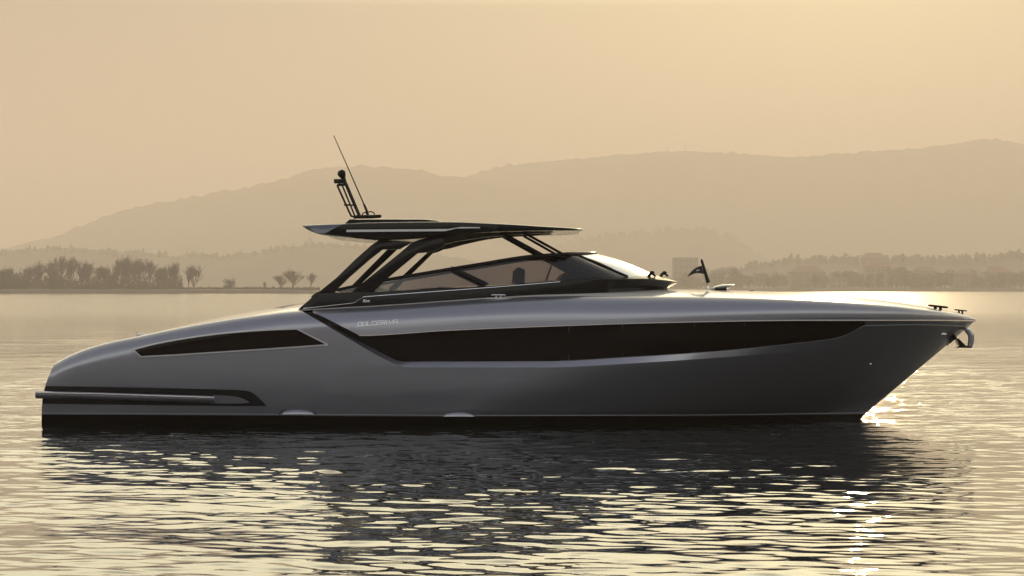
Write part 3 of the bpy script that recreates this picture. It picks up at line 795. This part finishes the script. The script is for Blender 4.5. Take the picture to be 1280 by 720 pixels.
for sgn in (1, -1):
    a = wbase[near(606, wbase)]; b = wtop[near(562, wtop)]
    MB().tube([(a.x, a.y * sgn, a.z), (b.x, b.y * sgn, b.z)], .055, 4, sy=.5).build('window_pillar', M_black, boat, smooth=0)
    a = wbase[iB]; b = wtop[iB]
    MB().tube([(a.x, a.y * sgn, a.z), (b.x, b.y * sgn, b.z)], .022, 6).build('windscreen_pillar', M_black, boat)
    # slim struts from the windscreen base up to the hardtop
    for (x0, y0), (x1, y1), r in (((622, 288.5), (729, 346.5), .028), ((655, 291), (754, 345.5), .022)):
        a = P(x0, y0, -.9); b = P(x1, y1, -1.2)
        MB().tube([(a.x, a.y * sgn, a.z), (b.x, b.y * sgn, b.z)], r, 8, sy=.6).build('roof_strut', M_black, boat)

# ---- hardtop
HT = [(378, 282.0), (400, 280.6), (431, 279.4), (500, 278), (560, 277.6), (620, 279.6), (683, 283.2), (715, 285.2), (728, 286.4)]
HB = [(378, 283), (390, 288.2), (410, 293), (440, 297), (473, 300), (510, 299), (560, 293.6), (600, 290.6), (680, 288.2), (715, 288.2), (728, 288.4)]
HY = [(378, 1.60), (420, 1.72), (600, 1.72), (660, 1.66), (700, 1.5), (718, 1.3), (725, 1.1), (728, .9)]
def hardtop_part(p0, p1, n, s0=0, s1=0):
    rows_ = []
    for px in np.linspace(p0, p1, n):
        y = curve(HY, px); a = P(px, curve(HT, px), -y); b = P(px, curve(HB, px), -y)
        r = []
        th = a.z - b.z
        ring = [(1, b.z + th * .08), (1.012, b.z + th * .5), (1.0, a.z - th * .06)]
        for f in (.985, .9, .7, .4, 0, -.4, -.7, -.9, -.985): ring.append((f, a.z + .055 * (1 - abs(f) ** 2)))
        ring += [(-1.0, a.z - th * .06), (-1.012, b.z + th * .5), (-1, b.z + th * .08)]
        for f in (-.97, -.8, -.4, 0, .4, .8, .97): ring.append((f, b.z + .02 * (1 - abs(f))))
        u = (px - p0) / (p1 - p0); k = s0 * max(0, 1 - u * 8) + s1 * u
        r = [Vector((a.x + k * .17 * (2 * (z - b.z) / th - 1), y * -f, z)) for f, z in ring]
        rows_.append(r + [r[0]])
    mb = MB().grid(rows_)
    for r in (rows_[0], rows_[-1]): mb.add(r[:-1], [tuple(range(len(r) - 1))])
    return mb
hardtop_part(416, 728, 60, s0=1).build('hardtop', M_black, boat, smooth=40)
hardtop_part(378, 415.6, 12, s1=1).build('hardtop_wing', M_wing, boat, smooth=40)
# raised panel on the roof
rows_ = []
RP = [(431, 279.2), (437, 274), (470, 273.4), (527, 273.6), (545, 275), (556, 277.5)]
for px in np.linspace(431, 556, 24):
    zt_ = P(px, curve(RP, px), -1.2); zb = P(px, 280.0, -1.2); zb_z = min(zb.z, zt_.z - .005)
    rows_.append([Vector((zt_.x, f * 1.2, z)) for f, z in ((-1.03, zb_z), (-1.0, zt_.z - .01), (-.96, zt_.z), (-.5, zt_.z + .02), (0, zt_.z + .025), (.5, zt_.z + .02), (.96, zt_.z), (1.0, zt_.z - .01), (1.03, zb_z))])
rp = MB().grid(rows_)
for r in (rows_[0], rows_[-1]): rp.add(r, [tuple(range(len(r)))])
rp.build('roof_hatch', M_black, boat, smooth=30)
# grey stripe along the hardtop side
for sgn in (1, -1):
    A = [(433, 287.2), (560, 286.2), (577, 283.6), (600, 284.0)]; B = [(433, 290), (556, 289), (570, 285.6), (600, 285.2)]
    fr = [P(a, b, -1.752) for a, b in A] + [P(a, b, -1.752) for a, b in B[::-1]]
    fr = [(p.x, p.y * sgn, p.z) for p in fr]; bk = [(x, y - .03 * (-1 if sgn > 0 else 1), z) for x, y, z in fr]
    MB().prism(fr, bk).build('side_stripe', M_trim, boat, smooth=0)

# ---- pillars
P1 = [(384, 376.8), (397, 366), (420, 347.5), (445, 323.5), (463, 307.5), (474, 299.5), (516, 302), (500, 311.5), (478, 312), (462, 324.5), (436, 347), (420, 362.5), (417, 367), (384, 380)]
P2 = [(452, 354.5), (500, 316), (515, 303), (533, 297), (568, 292.6), (620, 289.6), (684, 288.8), (692, 290.2), (683, 291.6), (620, 296.6), (575, 302), (554, 307.2), (541, 315), (522, 316.5), (484, 348), (466, 365.5), (438, 366)]
def sided(poly, y_of, th):
    f = []; b = []
    for px, py in poly:
        y = y_of(py); p = P(px, py, y); f.append(p); b.append(Vector((p.x, p.y + th, p.z)))
    return f, b
def sided2(poly, y_of, th, sgn):
    f = []; b = []
    for px, py in poly:
        y = y_of(px, py) * sgn; p = P(px, py, y); f.append(p); b.append(Vector((p.x, p.y + th * sgn, p.z)))
    return f, b
def ypil(px, py):
    y = -1.70 + .09 * clamp((367 - py) / 68)
    t = clamp((px - 540) / 90); return y + (t * t * (3 - 2 * t)) * .95
def dense(poly, step=9):
    o = []
    for (a0, a1), (b0, b1) in zip(poly, poly[1:] + poly[:1]):
        n = max(1, int(math.hypot(b0 - a0, b1 - a1) / step))
        o += [(a0 + (b0 - a0) * i / n, a1 + (b1 - a1) * i / n) for i in range(n)]
    return o
f, b = sided2(P1, ypil, .10, 1); MB().prism(f, b).build('aft_pillar', M_black, boat, smooth=30, bevel=.008)
FP1 = [(425, 372), (440, 357), (485, 311.5), (482, 306), (512, 306), (497.5, 311.5), (449.5, 357), (436, 372)]
f, b = sided2(FP1, ypil, -.10, -1); MB().prism(f, [Vector((p.x, p.y - .1, p.z)) for p in f]).build('aft_pillar', M_black, boat, smooth=30, bevel=.008)
PIL2 = [(452, 354.5), (500, 316), (515, 303), (533, 297), (553, 294.6), (556, 306.8), (541, 315), (522, 316.5), (484, 348), (466, 365.5), (438, 366)]
f, b = sided2(PIL2, lambda px, py: -1.70 + .09 * clamp((367 - py) / 68), .09, 1); MB().prism(f, b).build('roof_pillar', M_black, boat, smooth=30, bevel=.008)
FP2 = [(476, 372), (485, 362), (534, 316), (520, 309), (545, 303), (558, 303), (558, 310.5), (548, 315), (541, 317), (495, 362), (486, 372)]
f, b = sided2(FP2, lambda px, py: -1.70 + .09 * clamp((367 - py) / 68), .09, -1); MB().prism(f, [Vector((p.x, p.y - .09, p.z)) for p in f]).build('roof_pillar', M_black, boat, smooth=30, bevel=.008)
# the arch sweeps inboard under the roof as it runs forward
AT = [(545, 295.2), (568, 292.6), (620, 289.6), (660, 289.0), (684, 288.8), (692, 290.0)]; AB = [(545, 307.0), (554, 305.6), (575, 301.2), (620, 295.2), (660, 292.4), (692, 290.6)]
for sgn in (1, -1):
    rows_ = []
    for px in np.linspace(547, 692, 30):
        y = ypil(px, 300); a = P(px, curve(AT, px), y); b = P(px, curve(AB, px), y)
        rows_.append([Vector((a.x, q * sgn, z)) for q, z in ((a.y, a.z), (a.y, b.z), (a.y + .09, b.z), (a.y + .09, a.z), (a.y, a.z))])
    mb = MB().grid(rows_)
    for r in (rows_[0], rows_[-1]): mb.add(r[:-1], [(0, 1, 2, 3)])
    mb.build('roof_arch', M_black, boat, smooth=40)

# ---- mast, lights and antenna on the roof
def tubep(pts, r, y=0, n=6): return MB().tube([P(a, b, y) for a, b in pts], r, n)
ms = empty('signal_mast', (0, 0, 0), boat)
for y in (-.16, .16):
    MB().tube([P(a, b, y) for a, b in [(421.5, 231.5), (423, 235), (437, 266), (439, 270), (443, 271.3), (456, 271.3)]], .019, 6).build('mast_tube', M_black, ms)
    MB().tube([P(a, b, y) for a, b in [(427.5, 231), (444, 271)]], .016, 6).build('mast_tube', M_black, ms)
MB().tube([P(a, b, 0) for a, b in [(429.5, 222), (432, 229), (449.5, 270.5)]], .028, 8).build('mast_pole', M_black, ms)
MB().tube([P(430, 256, -.18), P(441, 256.5, -.18), P(441, 256.5, .18), P(430, 256, .18)], .014, 6).build('cross_bar', M_black, ms)
MB().tube([P(422, 231.5, -.16), P(432, 230.8, 0), P(422, 231.5, .16)], .02, 6).build('cross_bar', M_black, ms)
c = P(426.2, 215.5, 0); MB().tube([P(429.8, 224, 0), P(428, 219.5, 0), P(426.6, 216, 0), P(425.2, 213.2, 0)], [.03, .062, .075, .045], 10).build('mast_light', M_black, ms)
c = P(424, 226.6, 0); MB().box(c, (.085, .075, .036)).build('navigation_light', M_black, ms, bevel=.01)
MB().tube([P(424, 228.5, 0), P(424.5, 231.5, 0)], .016, 6).build('light_stem', M_black, ms)
MB().tube([P(442, 271.2, 0), P(466, 270.8, 0), P(476, 271, 0)], [.03, .032, .02], 8).build('base_rail', M_black, ms)
MB().tube([P(473, 268.5, -.1), P(473, 272, -.1)], .05, 8).build('base_foot', M_black, ms)
MB().tube([P(a, b, -.2) for a, b in [(452.5, 271), (453.5, 266.5), (457, 265.5), (464, 264.5), (467.5, 266), (469, 272)]], .011, 6).build('hoop', M_black, ms)
an = MB().tube([P(460.3, 271, .1), P(458, 262.5, .1), P(454.8, 255, .1)], [.026, .022, .018], 8).build('antenna_base', M_black, boat)
MB().tube([P(455, 255.5, .1), P(436, 212, .1), P(417.2, 169.5, .1)], [.013, .010, .007], 6).build('whip', M_black, an)

# ---- stern: bumper recess, bumper, air intake, exhaust covers
def plate(outline, off, back, name, m, par=boat, smooth=30, nseg=10, both=True):
    """a flat piece that follows the hull skin: outline in photo pixels, given as upper and lower polylines"""
    up, lo = outline
    U = spline(up, nseg); L = spline(lo, nseg)
    n = max(len(U), len(L))
    U = [np.array(U)[int(i * (len(U) - 1) / (n - 1))] for i in range(n)]; L = [np.array(L)[int(i * (len(L) - 1) / (n - 1))] for i in range(n)]
    rows_ = []
    for v in np.linspace(0, 1, 5): rows_.append([surf(*(a * (1 - v) + b * v), off) for a, b in zip(L, U)])
    mb = MB().grid(rows_)
    # rim
    ring = rows_[0] + [r[-1] for r in rows_[1:]] + rows_[-1][::-1][1:] + [r[0] for r in rows_[::-1][1:-1]]
    inn = [Vector((p.x, p.y + back, p.z)) for p in ring]
    mb.grid([ring + ring[:1], inn + inn[:1]])
    outs = [mb.build(name, m, par, smooth=smooth)]
    if both:
        m2 = MB().add([(x, -y, z) for x, y, z in mb.v], [f[::-1] for f in mb.f]); outs.append(m2.build(name, m, par, smooth=smooth))
    return outs
plate(([(56.5, 482.5), (120, 483.5), (220, 485.5), (285, 487.3), (305, 488.3), (316, 491.5), (326, 500), (332.5, 507)], [(53, 504.6), (120, 505.6), (200, 506.6), (260, 507.2), (290, 507.5), (310, 507.6), (322, 507.6), (332, 507.6)]), .012, .05, 'bumper_recess', M_rubber)
plate(([(266, 494), (280, 494.6), (295, 496), (304, 498.6), (311, 502.4)], [(262, 504.2), (275, 504.4), (290, 504.5), (302, 504.2), (311, 503.6)]), .035, .06, 'bumper_fairing', M_hull)
for sgn in (1, -1):
    rows_ = []
    for px, yc, hh, o in [(44, 493.2, 4.3, .10), (46, 493.3, 4.8, .12), (100, 494.6, 4.8, .12), (180, 497, 4.8, .11), (250, 499, 4.6, .09), (268, 499.6, 4.3, .06)]:
        rr = []
        for a in np.linspace(0, 2 * math.pi, 13):
            q = surf(max(px, 53), yc + hh * math.sin(a), o * (.55 + .45 * math.cos(a))); q.x = P(px, yc, q.y).x
            rr.append(Vector((q.x, q.y * sgn, q.z)))
        rows_.append(rr)
    mb = MB().grid(rows_); mb.add(rows_[0][:-1], [tuple(range(12))]); mb.add(rows_[-1][:-1], [tuple(range(12))])
    bp_ = mb.build('stern_bumper', M_hull, boat, smooth=40)
    pts = [surf(max(px, 53), py, .125) for px, py in [(53, 490.6), (120, 492), (200, 494.6), (266, 496.6)]]
    pts[0].x = P(44.5, 491, pts[0].y).x
    MB().tube([(p.x, p.y * sgn, p.z) for p in pts], .017, 6).build('bumper_strip', M_chrome, bp_)
# swim platform tying the two bumpers together at the stern
xs0 = P(45.5, 493, -1.9).x; xs1 = P(54, 493, -1.9).x + .25
MB().box(((xs0 + xs1) / 2, 0, P(50, 494, -1.9).z), ((xs1 - xs0) / 2, 1.86, .045)).build('swim_platform', M_teak, boat, bevel=.015)
IU = [(167, 437), (195, 430), (226, 424.2), (260, 419.2), (291, 415.8), (330, 412.9), (371, 411.2)]; IL = [(176, 446), (215, 444), (255, 441.5), (300, 438.6), (340, 436), (375, 433.6), (410, 431)]
plate((IU, IL), .006, .04, 'air_intake', M_band)
for sgn in (1, -1):
    U = [surf(a, b, .008) for a, b in spline(IU, 5)]; L = [surf(a, b, .008) for a, b in spline(IL, 5)]
    ring = U + L[::-1] + U[:2]
    MB().tube([(p.x, p.y * sgn, p.z) for p in ring], .014, 6).build('intake_frame', M_trim, boat)
for px, py in ((372, 516.6), (573, 519.4)):
    for sgn in (1, -1):
        q = surf(px, py + 2, 0)
        e = MB(); rows_ = []
        for i in range(9):
            a = math.pi * i / 8; rows_.append([(q.x + .27 * math.cos(a), (q.y + .01 - .085 * math.sin(a) * math.cos(b)) * sgn, q.z + .10 * math.sin(a) * (.15 + .85 * math.sin(b))) for b in np.linspace(0, math.pi / 2, 7)])
        ex = e.grid(rows_).build('exhaust_cover', M_hull, boat, smooth=60)
        lip_ = [(q.x + .29 * math.cos(a), (q.y - .012) * sgn, q.z + .115 * math.sin(a)) for a in np.linspace(0, math.pi, 18)]
        MB().tube(lip_, .008, 5).build('exhaust_rim', M_rubber, ex)
# bow fittings on the hull side
for (px, py, a, b_, nm) in ((1088, 455, .022, .016, 'drain_outlet'), (1178, 417.6, .075, .022, 'bow_light')):
    for sgn in (1, -1):
        q = surf(px, py, .004); MB().ellipsoid((q.x, q.y * sgn, q.z), (a, .016, b_)).build(nm, M_chrome, boat, smooth=60)

# ---- deck hardware
def cleat(px0, px1, py_top, py_base, y, m, th=.03, name='cleat'):
    a = P(px0, py_top, y); b = P(px1, py_top, y); zb = P(px0, py_base, y).z
    L = b.x - a.x; mb = MB()
    mb.tube([a, a + Vector((L * .12, 0, .006)), b - Vector((L * .12, 0, -.006)), b], [th * .45, th * .75, th * .75, th * .45], 8)
    for f in (.34, .66): mb.tube([(a.x + L * f, y, zb - .02), (a.x + L * f, y, a.z)], [th * .9, th * .7], 8)
    return mb.build(name, m, boat, smooth=50)
def tilted_cleat(px0, py0, px1, py1, drop, y, m, th):
    a = P(px0, py0, y); b = P(px1, py1, y); mb = MB()
    d_ = b - a
    mb.tube([a, a + d_ * .12, a + d_ * .88, b], [th * .4, th * .6, th * .6, th * .4], 8)
    for f in (.36, .62): mb.tube([a + d_ * f + Vector((0, 0, .0)), a + d_ * f - Vector((0, 0, drop))], [th * .8, th], 8)
    return mb.build('cleat', m, boat, smooth=50)
tilted_cleat(1160, 381.5, 1185, 384.3, .09, -.42, M_black, .03); tilted_cleat(1160.5, 381.8, 1185, 384.6, .09, .42, M_black, .03)
tilted_cleat(1193, 387, 1209, 388.8, .07, .14, M_black, .02)
cleat(614, 632, 369, 373, -1.93, M_trim, .014); cleat(614, 632, 369, 373, 1.93, M_trim, .014)
q = P(623, 373.2, -1.92); MB().box((q.x, q.y, q.z), (.2, .05, .006)).build('cleat_plate', M_trim, boat)
cleat(172, 200, 418.5, 423, -1.45, M_trim, .022); MB().tube([P(171, 413.5, -1.4), P(172.3, 421, -1.4)], .014, 6).build('stern_rail_post', M_chrome, boat)
MB().tube([P(193, 417, -1.0), P(205, 414.5, -1.0), P(212, 413.5, -1.0)], .02, 6).build('stern_rail', M_black, boat)
# aft sun pad
rows_ = []
for px, dz in [(328, -.05), (332, .035), (350, .05), (372, .05), (378, -.05)]:
    b_ = P(px, curve(SHEER, px), -1.5)
    rows_.append([(b_.x, f * 1.35, b_.z + (dz if abs(f) < .99 else -.06) + .06 * (1 - f * f)) for f in np.linspace(-1, 1, 13)])
MB().grid(rows_).build('sun_pad', M_cushion, boat, smooth=60)
# foredeck ventilator
mbv = MB(); rows_ = []
for px, zt_, zb_, w in [(890.5, 359.4, 360.2, .10), (893, 357.8, 361, .20), (898, 356.2, 361.3, .25), (904, 355.2, 361.3, .26), (910, 355.1, 360.6, .24), (914.5, 355.3, 358, .18), (917.5, 355.6, 356.4, .09)]:
    t = P(px, zt_, 0); b_ = P(px, zb_, 0)
    rows_.append([Vector((t.x, w * math.cos(a), (t.z + b_.z) / 2 + (t.z - b_.z) / 2 * math.sin(a))) for a in np.linspace(0, 2 * math.pi, 17)])
mbv.grid(rows_); vent = mbv.build('deck_ventilator', M_hull, boat, smooth=60)
a = P(901, 360.8, 0); b_ = P(901, 364.2, 0); MB().tube([a, b_], [.10, .13], 16).build('vent_neck', M_black, vent)
MB().tube([P(888.5, 363.2, 0), P(896, 363.9, 0), P(907, 364.4, 0), P(915, 364.6, 0)], [.02, .03, .03, .02], 8).build('vent_base', M_black, vent)
q = P(939.5, 364.9, -.1); MB().box(q, (.034, .05, .025)).build('deck_fitting', M_black, boat, bevel=.006)
# wiper motors at the foot of the windscreen
for px, y in ((810.5, -.55), (826, .25)):
    wp = empty('wiper', (0, 0, 0), boat)
    MB().tube([P(px - 2, 349.5, y), P(px + 1, 343.5, y), P(px + 4.5, 340.4, y)], [.022, .028, .02], 8).build('wiper_arm', M_black, wp)
    MB().ellipsoid(P(px + 4.5, 341, y), (.045, .05, .035), 10, 6).build('wiper_head', M_black, wp)
    MB().tube([P(px + 5, 341.5, y), P(px + 9, 345.6, y)], .018, 6).build('wiper_blade', M_black, wp)
# flagstaff and pennant
fs = MB().tube([P(876.8, 323.8, 0), P(877.3, 326, 0), P(885.5, 353.5, 0)], [.010, .022, .034], 8).build('flagstaff', M_black, boat)
MB().tube([P(884.6, 353, 0), P(884.2, 356.5, 0), P(886, 361.2, 0), P(890, 363.2, 0)], [.013, .013, .013, .018], 6).build('staff_foot', M_chrome, fs)
top = spline([(877, 332), (871, 334.2), (865, 338.5), (859.3, 345.5)], 5); bot_ = spline([(880, 342.6), (874, 341.6), (868, 342), (859.8, 345.8)], 5)
rows_ = [[P(*(a * (1 - v) + b * v), .05 * math.sin(i * .7) * i / 15) for i, (a, b) in enumerate(zip(top, bot_))] for v in np.linspace(0, 1, 5)]
front = MB().grid(rows_)
bk = [[p + Vector((0, .006, 0)) for p in r] for r in rows_]; front.grid(bk, flip=True)
flag = front.build('pennant', M_flag, fs, smooth=60)
MB().tube([P(870.5, 338.6, -.02), P(872, 337.4, -.03), P(874.4, 337.6, -.02)], .009, 5).build('pennant_emblem', M_trim, fs)
# anchor in its bow roller
MB().tube([P(1206.5, 411.5, 0), P(1211, 414.5, 0), P(1214, 419.5, 0), P(1213.8, 427, 0), P(1212.2, 434, 0)], [.035, .052, .055, .052, .045], 8).build('anchor_shank', M_hull, boat)
fl = [P(1193.5, 423, 0), P(1196.5, 422.5, 0), P(1206, 432, 0), P(1213, 433.2, 0), P(1213, 434.8, 0), P(1197, 434.6, 0), P(1193.8, 435.4, 0), P(1197.5, 431, 0)]
MB().prism([p + Vector((0, -.10, 0)) for p in fl], [p + Vector((0, .10, 0)) for p in fl]).build('anchor_fluke', M_black, boat, smooth=0, bevel=.008)
pk = [(1184, 432.6), (1188, 421.5), (1190, 417.8), (1195.5, 417), (1196.5, 422)]
for sgn in (1, -1):
    f = [surf(a, b, .008) for a, b in pk]; f = [(p.x, p.y * sgn, p.z) for p in f]; b2 = [(x, y + .012 * sgn, z) for x, y, z in f]
    MB().prism(f, b2).build('stem_plate', M_chrome, boat, smooth=0)

# ---- lettering
GL = {'D': [[(0, 0), (0, 1), (.8, 1), (1, .8), (1, .2), (.8, 0), (0, 0)]], 'O': [[(0, .05), (0, .95), (1, 1), (1, 0), (0, .05)]], 'L': [[(0, 1), (0, 0), (1, 0)]],
      'C': [[(1, 1), (0, 1), (0, 0), (1, 0)]], 'E': [[(1, 1), (0, 1), (0, 0), (1, 0)], [(0, .5), (.85, .5)]], 'R': [[(0, 0), (0, 1), (1, 1), (1, .5), (0, .5)], [(.45, .5), (1, 0)]],
      'I': [[(.3, 0), (.3, 1)]], 'V': [[(0, 1), (.45, 0), (1, 1)]], 'A': [[(0, 0), (.1, 1), (1, 1), (1, 0)], [(.05, .45), (1, .45)]]}
nb = MB()
x = 447.4
for ch in 'DOLCERIVA':
    w = 2.2 if ch == 'I' else 4.7
    for st in GL[ch]:
        pts = []
        for u, v in st:
            px = x + u * w + v * .9; bl = 408.2 - (px - 447) * .068
            yy = bl - v * 4.9; kv = clamp((curve(KNUCK, px) - yy) / (curve(KNUCK, px) - curve(SHEER, px))); pts.append(surf(px, yy, lip(px) * (1 - kv) + .008))
        nb.tube(pts, .0092, 5)
    x += w + 1.1
nb.build('name_lettering', M_letter, boat, smooth=60)
cu = bpy.data.curves.new('maker_script', 'FONT'); cu.body = 'Riva'; cu.size = .066; cu.shear = .45; cu.extrude = .004; cu.offset = .0
to = bpy.data.objects.new('maker_script', cu); COL.objects.link(to)
dg = bpy.context.evaluated_depsgraph_get(); me = bpy.data.meshes.new_from_object(to.evaluated_get(dg)); bpy.data.objects.remove(to)
me.materials.clear(); me.materials.append(M_letter)
ro_ = bpy.data.objects.new('maker_script', me); COL.objects.link(ro_); ro_.parent = boat
q = on_base(453.0, 378.0, .012); ro_.location = q; ro_.rotation_euler = (R(90), R(-4), 0)

# ---- cockpit furniture seen through the glass
def seat(px, y, top):
    s = empty('helm_seat', (0, 0, 0), boat); q = P(px, 352, y)
    zt_ = P(px, top, y).z
    MB().box((q.x - .02, y, q.z - .18), (.24, .24, .07)).build('seat_cushion', M_dark, s, bevel=.04)
    f = [(q.x - .26, zt_ - .02), (q.x - .20, zt_), (q.x - .10, zt_ - .05), (q.x - .12, q.z - .2), (q.x - .28, q.z - .2)]
    MB().prism([(a, y - .22, b) for a, b in f], [(a, y + .22, b) for a, b in f]).build('seat_back', M_dark, s, bevel=.012)
    MB().tube([(q.x - .02, y, FL), (q.x - .02, y, q.z - .22)], .06, 10).build('seat_post', M_chrome, s)
seat(664, -.75, 334); seat(660, .05, 337)
q = P(712, 349, 0)
dsh = [(q.x - .35, FL), (q.x - .25, q.z - .06), (q.x - .12, q.z + .1), (q.x + .35, q.z + .08), (q.x + .5, FL)]
MB().prism([(a, -1.3, b) for a, b in dsh], [(a, 1.3, b) for a, b in dsh]).build('dashboard', M_dark, boat, smooth=0, bevel=.03)
q = P(685, 344, -.6); MB().tube([(q.x + .16 * math.sin(a) * .35, -.6 + .17 * math.cos(a), q.z + .16 * math.sin(a)) for a in np.linspace(0, 2 * math.pi, 25)], .014, 6).build('steering_wheel', M_dark, boat)
for px, y in ((500, 0), (575, .9)):
    q = P(px, 364, y)
    sofa = empty('cockpit_sofa', (0, 0, 0), boat); wy = 1.2 if y == 0 else .35
    MB().box((q.x, y, q.z - .30), (.35, wy, .12)).build('seat_cushion', M_cushion, sofa, bevel=.05)
    MB().box((q.x - .33, y, q.z - .12), (.08, wy, .2)).build('seat_back', M_cushion, sofa, bevel=.05)
    MB().box((q.x, y, (FL + q.z - .42) / 2), (.34, wy * .98, (q.z - .42 - FL) / 2)).build('sofa_base', M_black, sofa)

# ------------------------------------------------------------------ haze
hz = MB().box((300, 3150, 247), (5600, 3400, 250)).build('haze', M_black, None, smooth=0)
hm = bpy.data.materials.new('haze'); hm.use_nodes = True; t = hm.node_tree; t.nodes.clear()
o_ = t.nodes.new('ShaderNodeOutputMaterial'); pv = t.nodes.new('ShaderNodeVolumePrincipled')
pv.inputs['Color'].default_value = (.88, .768, .648, 1); pv.inputs['Density'].default_value = HAZE_DENSITY; pv.inputs['Anisotropy'].default_value = .12
t.links.new(pv.outputs[0], o_.inputs['Volume'])
hz.data.materials.clear(); hz.data.materials.append(hm)
tag(hz, 'warm evening haze over the lake', 'haze', kind='stuff')
